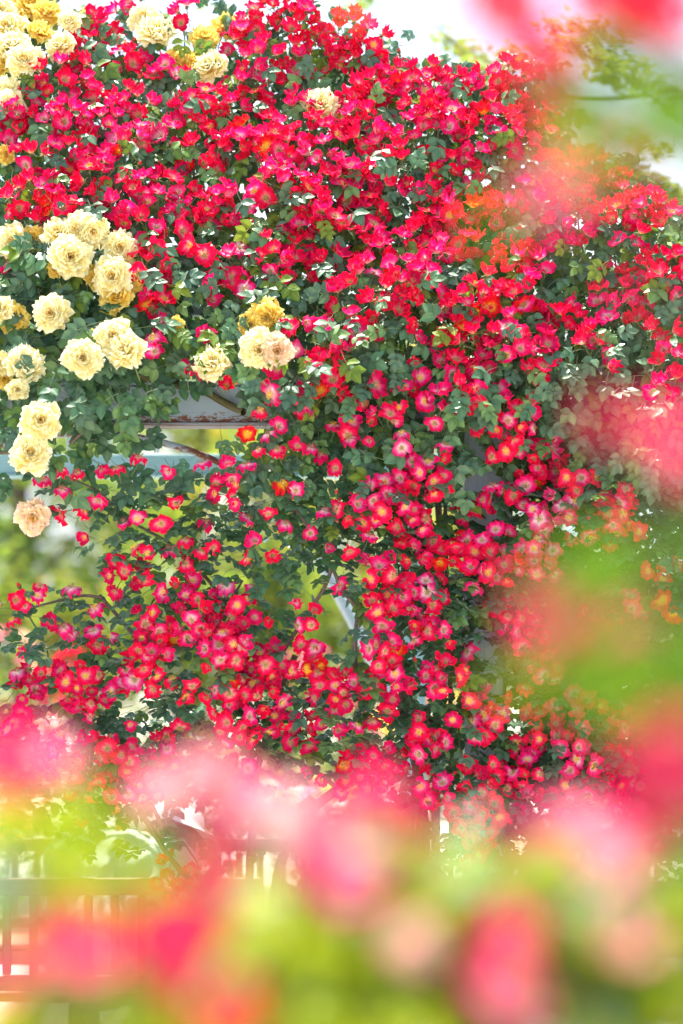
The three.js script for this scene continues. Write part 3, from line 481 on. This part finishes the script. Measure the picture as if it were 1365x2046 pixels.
// ───────────────────────── the seated person ─────────────────────────
{
  const man = thing('person', 'person in a pale grey-green shirt and white hat, hunched forward on the bench', 'person', null, V(-0.80, 0, -8.1));
  const smin = (a, b, k) => { const h = clamp(0.5 + 0.5 * (b - a) / k, 0, 1); return lerp(b, a, h) - k * h * (1 - h); };
  const cap = (p, a, b, r0, r1) => { const ab = b.clone().sub(a), t = clamp(p.clone().sub(a).dot(ab) / ab.lengthSq(), 0, 1); return p.distanceTo(a.clone().addScaledVector(ab, t)) - lerp(r0, r1, t); };
  function mould(name, material, bones, centre, size, res, k, wrinkle = 0, sub) {
    const mc = new MarchingCubes(res, new THREE.MeshStandardMaterial(), false, false, 90000), p = V(0, 0, 0);
    for (let z = 0; z < res; z++) for (let y = 0; y < res; y++) for (let x = 0; x < res; x++) {
      p.set((x - res / 2) / (res / 2) * size, (y - res / 2) / (res / 2) * size, (z - res / 2) / (res / 2) * size).add(centre);
      let d = 9; for (const [a, b, r0, r1, flat] of bones) d = smin(d, cap(p, a, b, r0, r1), k);
      if (wrinkle) d += wrinkle * fbm(p.x * 9 + p.y * 6, p.y * 16 - p.x * 8, p.z * 9);
      mc.field[x + y * res + z * res * res] = -d;
    }
    mc.isolation = 0; mc.update();
    const n = mc.count ?? mc.geometry.drawRange.count, g = new THREE.BufferGeometry(), pos = new Float32Array(n * 3);
    for (let i = 0; i < n * 3; i++) pos[i] = mc.positionArray[i] * size + centre.getComponent(i % 3);
    g.setAttribute('position', new THREE.BufferAttribute(pos, 3));
    const nor = mc.normalArray.slice(0, n * 3); g.setAttribute('normal', new THREE.BufferAttribute(nor, 3));
    return part(name, g, material, sub ?? man);
  }
  const skin = new THREE.MeshStandardMaterial({ name: 'skin', color: rgb(0.45, 0.27, 0.19), roughness: 0.6 });
  const shirt = new THREE.MeshStandardMaterial({ name: 'shirt_cotton', color: rgb(0.36, 0.42, 0.37), roughness: 0.9 });
  const navy = new THREE.MeshStandardMaterial({ name: 'navy_cloth', color: rgb(0.035, 0.045, 0.10), roughness: 0.9 });
  const hatCloth = new THREE.MeshStandardMaterial({ name: 'white_hat_cloth', color: rgb(0.78, 0.78, 0.76), roughness: 0.9 });
  const hair = new THREE.MeshStandardMaterial({ name: 'grey_hair', color: rgb(0.16, 0.15, 0.14), roughness: 0.8 });
  // joints, relative to the hips' place on the bench
  const hip = V(0, 0.50, 0), waist = V(0.0, 0.60, -0.02), chest = V(0.05, 0.78, -0.12), neck = V(0.15, 0.90, -0.25), head = V(0.225, 0.885, -0.33);
  const sl = V(-0.12, 0.855, -0.10), sr = V(0.22, 0.82, -0.20), el = V(-0.16, 0.60, -0.22), er = V(0.30, 0.58, -0.26), hl = V(0.0, 0.60, -0.44), hr = V(0.18, 0.60, -0.46);
  const kl = V(-0.11, 0.50, -0.46), kr = V(0.13, 0.50, -0.46), fl = V(-0.11, 0.08, -0.44), fr = V(0.13, 0.08, -0.44);
  const body = mould('body', skin, [[neck, head, 0.05, 0.07], [head, head.clone().add(V(0.02, -0.06, -0.035)), 0.085, 0.06], [head.clone().add(V(0.03, -0.015, -0.09)), head.clone().add(V(0.032, -0.03, -0.10)), 0.014, 0.017], [head.clone().add(V(-0.085, -0.01, -0.01)), head.clone().add(V(-0.085, -0.03, -0.01)), 0.012, 0.01], [head.clone().add(V(0.09, -0.01, -0.02)), head.clone().add(V(0.09, -0.03, -0.02)), 0.012, 0.01], [chest, neck, 0.06, 0.045], [el, hl, 0.036, 0.026], [er, hr, 0.036, 0.026], [sl, el, 0.04, 0.036], [sr, er, 0.04, 0.036], [chest, sl, 0.05, 0.04], [chest, sr, 0.05, 0.04],
    ...[[hl, 1], [hr, -1]].flatMap(([h, s]) => [[h, h.clone().add(V(0.02 * s, -0.01, -0.07)), 0.026, 0.028], ...[-1.5, -0.5, 0.5, 1.5].map((k) => [h.clone().add(V(0.02 * s + k * 0.017, -0.01, -0.075)), h.clone().add(V(0.03 * s + k * 0.018, -0.045, -0.125 + Math.abs(k) * 0.008)), 0.0095, 0.008]), [h.clone().add(V(0.03 * s, 0, -0.03)), h.clone().add(V(0.06 * s, -0.01, -0.075)), 0.011, 0.009]])], V(0.06, 0.72, -0.26), 0.40, 84, 0.018);
  mould('shirt', shirt, [[hip, waist, 0.15, 0.155], [waist, chest, 0.155, 0.16], [hip.clone().add(V(-0.05, 0, 0)), chest.clone().add(V(-0.07, 0.02, 0)), 0.13, 0.11], [hip.clone().add(V(0.08, 0, 0)), chest.clone().add(V(0.09, 0, 0)), 0.12, 0.11], [chest, neck.clone().lerp(chest, 0.35), 0.14, 0.07], [sl, sl.clone().lerp(el, 0.75), 0.075, 0.066], [sr, sr.clone().lerp(er, 0.75), 0.075, 0.066], [sl, sr, 0.07, 0.07]], V(0.05, 0.68, -0.1), 0.42, 64, 0.05, 0.016, body);
  mould('trousers', navy, [[hip.clone().add(V(-0.06, 0, -0.02)), kl, 0.105, 0.068], [hip.clone().add(V(0.08, 0, -0.02)), kr, 0.105, 0.068], [kl, fl, 0.066, 0.048], [kr, fr, 0.066, 0.048]], V(0.01, 0.32, -0.24), 0.42, 56, 0.03, 0.012, body);
  mould('shoes', hair, [[fl.clone().add(V(0, -0.03, 0.03)), fl.clone().add(V(0, -0.042, -0.14)), 0.042, 0.036], [fr.clone().add(V(0, -0.03, 0.03)), fr.clone().add(V(0, -0.042, -0.14)), 0.042, 0.036]], V(0.01, 0.05, -0.5), 0.24, 40, 0.01, 0, body);
  mould('hair', hair, [[head.clone().add(V(-0.01, 0.005, 0.035)), head.clone().add(V(0, 0.02, 0.0)), 0.084, 0.08]], head.clone(), 0.14, 28, 0.01, 0.003, body);
  const hat = new THREE.LatheGeometry([[0, 0.105], [0.05, 0.10], [0.085, 0.08], [0.098, 0.04], [0.102, 0.012], [0.13, 0.002], [0.165, -0.016], [0.168, -0.02], [0.13, -0.002], [0.1, 0.004]].map(([x, y]) => new THREE.Vector2(x, y)), 28);
  const hp = hat.attributes.position; for (let i = 0; i < hp.count; i++) { const r = Math.hypot(hp.getX(i), hp.getZ(i)); hp.setY(i, hp.getY(i) + (r > 0.11 ? 0.012 * Math.sin(Math.atan2(hp.getZ(i), hp.getX(i)) * 3 + 1) : 0)); } hat.computeVertexNormals();
  const hm = part('hat', hat, hatCloth, body); hm.position.copy(head).add(V(-0.005, 0.03, 0.0)); hm.rotation.set(-0.55, 0, -0.25);
}
{
  const tag = thing('plant_label', 'small white plant label on a stake, low among the blurred leaves', 'plant label', null, at(716, 1973, 7.5).setY(0));
  const t = part('label_plate', box(0.052, 0.02, 0.004, 0.002), new THREE.MeshStandardMaterial({ name: 'white_plastic', color: rgb(0.8, 0.8, 0.78), roughness: 0.5 }), tag);
  t.position.y = 0.505; t.rotation.x = -0.5;
  part('stake', tube([V(0, 0, -0.006), V(0, 0.25, -0.006), V(0, 0.502, -0.006)], 0.004, 0.004, 6, 3, 0), steel, tag);
}

// ───────────────────────── trees and shrubs beyond ─────────────────────────
const bladeShape = (() => { const s = new Shape(); s.grid(2, 3, (a, t) => { const q = a * 2 - 1, w = 0.30 * Math.sin(Math.PI * (0.06 + 0.9 * t)); return [t, Math.abs(q) * w * 0.3 - 0.2 * t * t, q * w, WHITE]; }); const g = s.build(); g.deleteAttribute('color'); return g; })();
function leafMass(parent, places, size, colours, name = 'crown') {
  const im = shade(new THREE.InstancedMesh(bladeShape, farLeaf, places.length));
  im.name = name; im.userData = { kind: 'stuff' };
  places.forEach((p, k) => {
    const s = size * rr(0.7, 1.3);
    im.setMatrixAt(k, new THREE.Matrix4().compose(p, lying(V(gauss() * 0.7, 1, gauss() * 0.7), V(gauss(), -0.3, gauss())), V(s, s, s)));
    im.setColorAt(k, pick(colours).clone().multiplyScalar(rr(0.8, 1.2)));
  });
  parent.add(im);
  return im;
}
function clump(n, lobes) { const out = []; for (let k = 0; k < n; k++) { const [x, y, z, rx, ry, rz] = pick(lobes), a = V(gauss(), gauss(), gauss()).normalize(), r = Math.pow(rnd(), 0.4); out.push(V(x + a.x * rx * r, y + a.y * ry * r, z + a.z * rz * r)); } return out; }
const limes = [rgb(0.20, 0.29, 0.03), rgb(0.25, 0.31, 0.03), rgb(0.14, 0.24, 0.025), rgb(0.30, 0.33, 0.04)], greens = [rgb(0.07, 0.14, 0.035), rgb(0.10, 0.18, 0.04), rgb(0.05, 0.11, 0.03)], golds = [rgb(0.40, 0.30, 0.04), rgb(0.30, 0.30, 0.04), rgb(0.5, 0.36, 0.05)];
const treeBark = new THREE.MeshStandardMaterial({ name: 'tree_bark', map: barkTexture, color: rgb(0.55, 0.5, 0.45), roughness: 0.9 });
function tree(label, x, z, height, spread, low, colours, n, leaf) {
  const t = thing('garden_tree', label, 'tree', 'trees beyond the pergola', V(x, 0, z));
  const tr = part('trunk', tube([V(0, 0, 0), V(rr(-0.1, 0.1), height * 0.25, 0), V(rr(-0.2, 0.2), height * 0.5, 0), V(rr(-0.2, 0.2), height * 0.8, 0)], height * 0.028, height * 0.008, 8, 10, 0.2), treeBark, t);
  const lobes = [];
  for (let k = 0; k < 16; k++) {
    const a = k * 2.4, h = lerp(low, height, (k + 0.5) / 16), r = spread * Math.sin(Math.PI * clamp(0.18 + 0.72 * (h - low) / (height - low), 0, 1)) * rr(0.4, 0.85), c = V(Math.cos(a) * r, h, Math.sin(a) * r);
    lobes.push([c.x, c.y, c.z, spread * 0.38, spread * 0.26, spread * 0.38]);
    if (k % 2 === 0) part('branch', tube([V(0, Math.max(0.3, h - spread * 0.6), 0), c.clone().multiply(V(0.5, 1, 0.5)).add(V(0, -spread * 0.18, 0)), c], height * 0.008, height * 0.003, 5, 5, 0.15), treeBark, tr);
  }
  leafMass(t, clump(n, lobes), leaf, colours);
}
tree('lime green tree glimpsed through the gap beside the dangling cream rose', -5.6, -38, 7.0, 3.0, 1.3, limes, 3800, 0.2);
tree('yellow-green tree glimpsed just under the rusty beam', -2.6, -42, 7.6, 3.0, 1.6, [...limes, ...golds], 3800, 0.2);
tree('lime green tree seen through the gap left of the steel post', 0.3, -40, 7.2, 2.9, 1.5, limes, 3800, 0.2);
tree('darker green tree behind the right-hand part of the roses', 3.4, -43, 7.4, 3.0, 1.2, [...greens, ...limes], 3400, 0.2);
tree('dark-trunked green tree standing behind the lower cream roses', -3.9, -30, 4.9, 1.9, 1.9, [...greens, ...limes], 2600, 0.16);
tree('small bright green tree beyond the bench on the far left', -5.2, -26, 3.8, 1.5, 1.4, limes, 2200, 0.14);
tree('grey-trunked tree with yellowing leaves behind the hanging rose sprays', -0.7, -31, 4.6, 1.7, 1.8, [...limes, ...golds], 2400, 0.15);
tree('lime tree standing behind the middle of the hanging sprays', -2.0, -34, 6.2, 2.1, 1.2, limes, 3000, 0.17);
tree('dense mid green tree between the far lime trees on the left', -4.6, -35, 6.0, 2.2, 1.2, [...limes, ...greens], 3000, 0.17);
tree('yellow-green tree behind the steel post', 1.7, -34, 6.2, 2.1, 1.2, [...limes, ...golds], 3000, 0.17);
tree('broad green tree at the far right of the garden', 6.2, -36, 6.4, 2.6, 1.2, [...greens, ...limes], 2600, 0.2);

function shrub(label, x, z, h, w, colours, n) {
  const b = thing('garden_shrub', label, 'shrub', 'shrubs beyond the pergola', V(x, 0, z));
  for (let k = 0; k < 5; k++) part('stem', tube([V(gauss() * 0.1, 0, gauss() * 0.1), V(gauss() * 0.3 * w, h * 0.4, 0), V(gauss() * 0.6 * w, h * 0.8, gauss() * 0.2)], 0.03, 0.012, 5, 6, 0.2), treeBark, b);
  leafMass(b, clump(n, [[0, h * 0.5, 0, w, h * 0.4, w * 0.7], [-w * 0.4, h * 0.7, 0, w * 0.6, h * 0.3, w * 0.5], [w * 0.45, h * 0.66, 0, w * 0.6, h * 0.3, w * 0.5], [0, h * 0.25, 0, w, h * 0.25, w * 0.6]]), 0.11, colours, 'foliage');
}
for (const [label, x, h, w, c, dz = 0] of [
  ['lime shrub behind the dangling cream rose at the left edge', -3.3, 2.9, 0.8, limes], ['yellow-green shrub left of the seated person', -2.3, 2.5, 0.7, [...limes, ...golds], 1.5], ['rounded bright shrub behind the lower left sprays', -1.45, 2.75, 0.75, limes, 0.4],
  ['mid green shrub behind the centre of the hanging sprays', -0.6, 3.1, 0.7, [...limes, ...greens], 2], ['lime shrub framed by the gap beside the post', 0.15, 2.6, 0.7, limes, 0.6], ['leafy shrub directly behind the steel post', 0.95, 3.0, 0.75, [...limes, ...greens], 1.6], ['green shrub behind the dense right side of the roses', 1.85, 2.8, 0.8, [...greens, ...limes], 0.2], ['pale green shrub behind the canes at the right edge', 2.75, 2.6, 0.8, limes, 1],
]) shrub(label, x * 1.12, -23 - dz, h, w, c, 1900);

// low rose bushes in the sunny bed beyond the benches
function bedBush(label, x, z, h, w, tones, flowers, size = 0.05) {
  const b = thing('bed_rose_bush', label, 'rose bush', 'rose bushes in the far bed', V(x, 0, z));
  for (let k = 0; k < 4; k++) addCane(b, [V(gauss() * 0.05, 0, gauss() * 0.05), V(gauss() * w * 0.4, h * 0.5, gauss() * 0.15), V(gauss() * w * 0.8, h * 0.9, gauss() * 0.2)], 0.009, 0.004);
  leafMass(b, clump(420, [[0, h * 0.62, 0, w, h * 0.38, w * 0.8], [w * 0.3, h * 0.8, 0, w * 0.6, h * 0.2, w * 0.5]]), 0.055, [...limes, ...greens], 'foliage');
  for (let k = 0; k < flowers; k++) {
    const a = V(gauss(), Math.abs(gauss()) + 0.2, Math.abs(gauss()) * 0.8).normalize(), p = V(a.x * w * 1.02, h * 0.62 + a.y * h * 0.4, a.z * w * 0.8), t = pick(tones);
    if (t in TONES) addFlower(b, p, a.add(V(0, 0.3, 0.4)), t, rr(1.1, 1.4)); else addCream(b, p, a.add(V(0, 0.3, 0.4)), t, rr(0.8, 1.1));
  }
}
const bushes = [
  ['pale pink rose bush seen through the gap left of the post', -0.26, -17.5, 1.62, 0.42, ['pale'], 34], ['white and blush rose bush behind the thin trunk of the hanging rose', -0.62, -13.2, 0.86, 0.45, ['pale', 'blush', 'pale'], 26], ['yellow rose bush by the thick slanting branch', -0.12, -13.6, 0.84, 0.4, ['deep', 'pale', 'blush'], 22],
  ['orange-red rose bush behind the far left of the bench', -1.92, -12.8, 0.72, 0.45, ['orange', 'red', 'orange'], 28], ['scarlet rose bush between the bench slats and the person', -1.45, -13.4, 0.84, 0.42, ['orange', 'red'], 26], ['red standard rose showing as a soft red dome on the left', -1.55, -13.9, 1.56, 0.17, ['crimson', 'red', 'red'], 40],
  ['white rose bush in the sun on the left beyond the roses', -2.35, -17.0, 1.72, 0.4, ['blush', 'pale'], 24], ['yellow rose bush behind the post at the height of the orange flowers', 0.5, -14.8, 1.36, 0.34, ['deep', 'deep', 'pale'], 22], ['pink rose bush in the far bed on the right', 1.25, -13.0, 0.9, 0.42, ['pink', 'pale'], 24], ['cream rose bush at the far right behind the upright canes', 1.75, -13.8, 1.15, 0.4, ['pale', 'blush'], 20], ['red rose bush half hidden behind the hanging sprays', -0.95, -12.4, 0.66, 0.4, ['red', 'orange'], 24],
];
for (const b of bushes) bedBush(...b);

// the tree whose branches reach over from the right, behind the crest
{
  const t = thing('overhanging_tree', 'tree with feathery yellow-green and orange young leaves against the sky', 'tree', null, V(1.95, 0, -11));
  const tr = part('trunk', tube([V(0, 0, 0), V(0.05, 1.4, 0), V(0, 2.8, 0.05), V(-0.05, 4.6, 0)], 0.10, 0.03, 8, 12, 0.15), treeBark, t);
  const warm = [rgb(0.26, 0.25, 0.03), rgb(0.36, 0.24, 0.04), rgb(0.20, 0.26, 0.03), rgb(0.42, 0.20, 0.05)], fresh = [rgb(0.20, 0.28, 0.03), rgb(0.27, 0.31, 0.04), rgb(0.15, 0.22, 0.03)];
  const sprays = [[870, 60, 950, 110, 0, 0.5], [900, 85, 1010, 120, 1, 0.8], [930, 120, 1000, 165, 0, 0.8], [1010, 90, 1060, 120, 1, 0.8], [1085, 45, 1200, 90, 0, 1], [1100, 85, 1230, 110, 0, 1], [1140, 40, 1250, 70, 1, 1], [1170, 110, 1290, 130, 0, 1], [1180, 140, 1280, 165, 0, 1], [1040, 165, 1120, 195, 1, 0.9], [1050, 200, 1110, 240, 1, 1], [1080, 235, 1140, 270, 1, 0.8], [1270, 155, 1350, 190, 0, 0.8], [1190, 310, 1290, 350, 1, 1], [1220, 330, 1330, 375, 1, 1], [1255, 270, 1340, 300, 0, 0.7], [1290, 350, 1375, 400, 0, 1], [800, 140, 880, 145, 0, 0.4], [1320, 380, 1400, 430, 0, 0.9], [1340, 470, 1420, 500, 0, 0.8], [700, 1, 760, -20, 0, 0.3]];
  const base = t.position, cool = [], hot = [];
  const joints = [];
  for (const uv of [[1460, 330, 1370, 250, 1260, 160, 1180, 115, 1120, 80], [1460, 470, 1380, 410, 1310, 370, 1240, 345], [1300, 190, 1200, 200, 1100, 190, 1010, 140, 930, 105], [1460, 600, 1420, 520, 1380, 470]]) {
    const pts = []; for (let k = 0; k < uv.length; k += 2) pts.push(at(uv[k], uv[k + 1], 11).sub(base));
    if (uv[0] > 1400) pts.unshift(V(-0.02, pts[0].y - 0.35, 0));
    part('limb', tube(pts, 0.012, 0.004, 6, 16, 0.12), treeBark, tr);
    const c = new THREE.CatmullRomCurve3(pts); for (let k = 4; k <= 20; k++) joints.push(c.getPoint(k / 20));
  }
  for (const [u0, v0, u1, v1, red, dens] of sprays) {
    const d = 11 + rr(-0.4, 0.4), a = at(u0, v0, d).sub(base), b = at(u1, v1, d).sub(base);
    let from = joints[0]; for (const q of joints) if (q.distanceTo(b) < from.distanceTo(b)) from = q;
    part('twig', tube([from, from.clone().lerp(b, 0.5).add(V(0, 0.03, 0)), b, a.clone().lerp(b, 0.5).add(V(0, 0.015, 0)), a], 0.0032, 0.001, 4, 12, 0.1), treeBark, tr);
    for (let k = 0; k < 150 * dens; k++) { const q = a.clone().lerp(b, rnd()); (red && rnd() < 0.75 ? hot : cool).push(q.add(V(gauss() * 0.05, gauss() * 0.03 - 0.01, gauss() * 0.12))); }
  }
  leafMass(t, cool, 0.042, fresh); leafMass(t, hot, 0.042, warm, 'new_growth');
}

// ───────────────────────── rose bushes close to the lens ─────────────────────────
function nearBush(label, foot, z, flowers, greens_, lime, leafSize = 0.62, mats = leafMaterials) {
  const b = thing('near_rose_bush', label, 'rose bush', 'out-of-focus rose bushes in front');
  const ground = at(foot, 2046, z).setY(0);
  for (const [u, v, tone, size = 1, dz = 0] of flowers) {
    const p = at(u, v, z + dz + rr(-0.08, 0.08)), dir = V(gauss() * 0.5, 0.45 + gauss() * 0.4, 0.55 + gauss() * 0.5);
    addFlower(b, p, dir, tone, size * rr(0.95, 1.1), pick([0, 1, 2, 4]));
    if (rnd() < 0.7) addCane(b, [ground.clone().add(V(gauss() * 0.05, 0, gauss() * 0.08)), V(ground.x + gauss() * 0.03, p.y * 0.7, p.z - 0.05), V(lerp(ground.x, p.x, foot > 1300 ? 0.15 : 0.5), p.y - 0.07, p.z - 0.03), p.clone().addScaledVector(dir.normalize(), -0.03)], 0.005, 0.0016, greenCane);
  }
  const list = [];
  for (const [u, v, ru, rv, n, dz = 0] of greens_) for (let k = 0; k < n * (foot > 300 && foot < 1300 ? 1.5 : 1); k++) {
    const p = at(u + gauss() * ru * 1.2, v + gauss() * rv * 1.2, z + dz + rr(-0.14, 0.14));
    list.push({ p, q: lying(V(gauss() * 0.6, 0.75, 0.35 + gauss() * 0.5), V(gauss(), -0.2 + gauss() * 0.5, gauss())), s: leafSize * rr(0.8, 1.2), rank: rnd(), young: rnd() < lime });
  }
  addLeaves(b, list, mats, limeLeafMaterials);
}
const midGreens = [[0.10, 0.21, 0.010], [0.13, 0.25, 0.010]].map(([r, g, b], k) => new THREE.MeshPhysicalMaterial({ name: 'near_leaf_' + k, color: rgb(r, g, b), vertexColors: true, roughness: 1, transmission: 0.5, thickness: 0, specularIntensity: 0.1, side: THREE.DoubleSide }));
nearBush('blurred pink rose bush with lime leaves in the bottom left corner', 100, 1.75, [[70, 1510, 'pale', 1.1], [15, 1530, 'pink'], [165, 1930, 'pink', 1.0, -0.15], [70, 1950, 'pink', 1.0, -0.15], [120, 1900, 'pale', 0.8, -0.15], [345, 1880, 'crimson', 1.0, -0.15], [320, 1940, 'pink', 1.0, -0.15], [215, 1830, 'orange', 0.6], [150, 1830, 'backlit', 0.5]],
  [[40, 1620, 45, 30, 12], [100, 1640, 50, 25, 5], [215, 1690, 30, 25, 3], [120, 1800, 60, 35, 12], [170, 1850, 60, 25, 8], [60, 2035, 90, 25, 28], [220, 2030, 80, 25, 30], [450, 1960, 50, 50, 14], [10, 1690, 40, 40, 5], [350, 2010, 50, 30, 8], [400, 1850, 50, 40, 4]], 0.92);
nearBush('blurred rose bush with a haze of pale pink flowers at bottom centre', 560, 1.9, [[330, 1590, 'backlit'], [420, 1555, 'backlit', 1.1], [480, 1600, 'pale', 1.1], [560, 1640, 'backlit', 1.1], [640, 1700, 'pale'], [720, 1660, 'backlit', 1.1], [780, 1720, 'pale'], [700, 1790, 'pale', 1.1, -0.15], [480, 2045, 'red', 1, -0.2], [610, 1770, 'pale', 0.7], [430, 1670, 'pale'], [830, 1640, 'pink', 0.8], [830, 1880, 'backlit', 0.6, -0.2], [760, 1590, 'pink', 0.9], [430, 1790, 'pink', 1.1], [380, 1850, 'pink', 0.8]],
  [[560, 1750, 60, 35, 12], [600, 1890, 70, 50, 36], [540, 1990, 90, 50, 38], [700, 1920, 60, 50, 16], [700, 2020, 90, 30, 36], [620, 1960, 80, 40, 18], [760, 1960, 60, 40, 14], [840, 1790, 50, 50, 14], [890, 1760, 50, 40, 18], [870, 1960, 70, 50, 26], [400, 2035, 70, 25, 12], [780, 1880, 60, 30, 8]], 0.85);
nearBush('blurred rose bush with bright white-pink highlights in the bottom right corner', 1150, 1.85, [[1130, 1665, 'backlit', 1.1], [1190, 1735, 'backlit', 1.1, -0.15], [1085, 1700, 'pink'], [1250, 1680, 'pink', 1.1], [1045, 1870, 'pink', 1.0, -0.15], [1010, 1985, 'pale', 1.0, -0.15], [1000, 1925, 'pink', 0.8, -0.15], [1255, 1890, 'backlit', 0.6, -0.2], [1340, 1560, 'pink', 1.1], [1300, 1640, 'crimson']],
  [[970, 1740, 60, 35, 20], [1040, 1790, 60, 30, 18], [1290, 1770, 70, 45, 26], [1200, 1800, 60, 40, 16], [1330, 1870, 60, 70, 26], [940, 1850, 60, 50, 16], [900, 2010, 90, 40, 34], [1060, 2000, 60, 40, 14], [1150, 1950, 60, 60, 30], [1280, 2000, 90, 50, 44], [1170, 1830, 60, 40, 14], [1090, 2040, 60, 20, 14]], 0.75);
nearBush('tall blurred rose bush along the right edge with soft pink flowers and green leaves', 1480, 1.45, [[1075, 1300, 'crimson', 0.8], [1085, 1230, 'pink', 0.65], [1260, 1235, 'pink', 0.65], [1200, 850, 'crimson', 0.55], [1320, 905, 'pink', 0.9], [1350, 965, 'crimson', 0.8], [1335, 1480, 'pink', 1], [1350, 1550, 'crimson', 1], [1105, 385, 'pink', 0.65]],
  [[1290, 1080, 20, 40, 5], [1300, 1300, 40, 40, 10], [1225, 1350, 20, 25, 4], [1350, 1220, 25, 50, 7], [1050, 330, 10, 12, 2], [1360, 1400, 15, 25, 3], [1430, 1650, 40, 120, 6], [1345, 1060, 20, 40, 4]], 0.15, 0.6, midGreens);
nearBush('arching blurred rose shoot with a large red flower across the top right corner', 1600, 1.9, [[940, -50, 'red', 1], [975, -10, 'red', 1], [1010, 15, 'red', 1], [1040, 60, 'red', 1], [1020, 55, 'crimson', 0.9], [1075, 115, 'crimson', 0.9], [1055, 95, 'red', 0.9], [1100, 170, 'crimson', 0.8], [1120, 235, 'pink', 0.7], [1265, 20, 'red', 1.2], [1205, 5, 'red', 1.1], [1240, 40, 'crimson', 1.1], [1300, 50, 'crimson', 1.1], [1320, 0, 'red', 1], [1170, -40, 'red', 1], [1250, -30, 'red', 1.1], [1210, 280, 'pale', 0.8], [1150, 285, 'crimson', 0.5], [1290, 330, 'crimson', 0.4], [1375, 330, 'pink', 0.5]],
  [[1270, 190, 30, 22, 16], [1325, 250, 25, 25, 12], [1215, 150, 20, 15, 6], [690, -30, 6, 4, 3], [1350, 150, 15, 20, 7], [1250, 240, 30, 20, 6]], 0.05, 0.62, midGreens);

renderer.render(scene, camera);
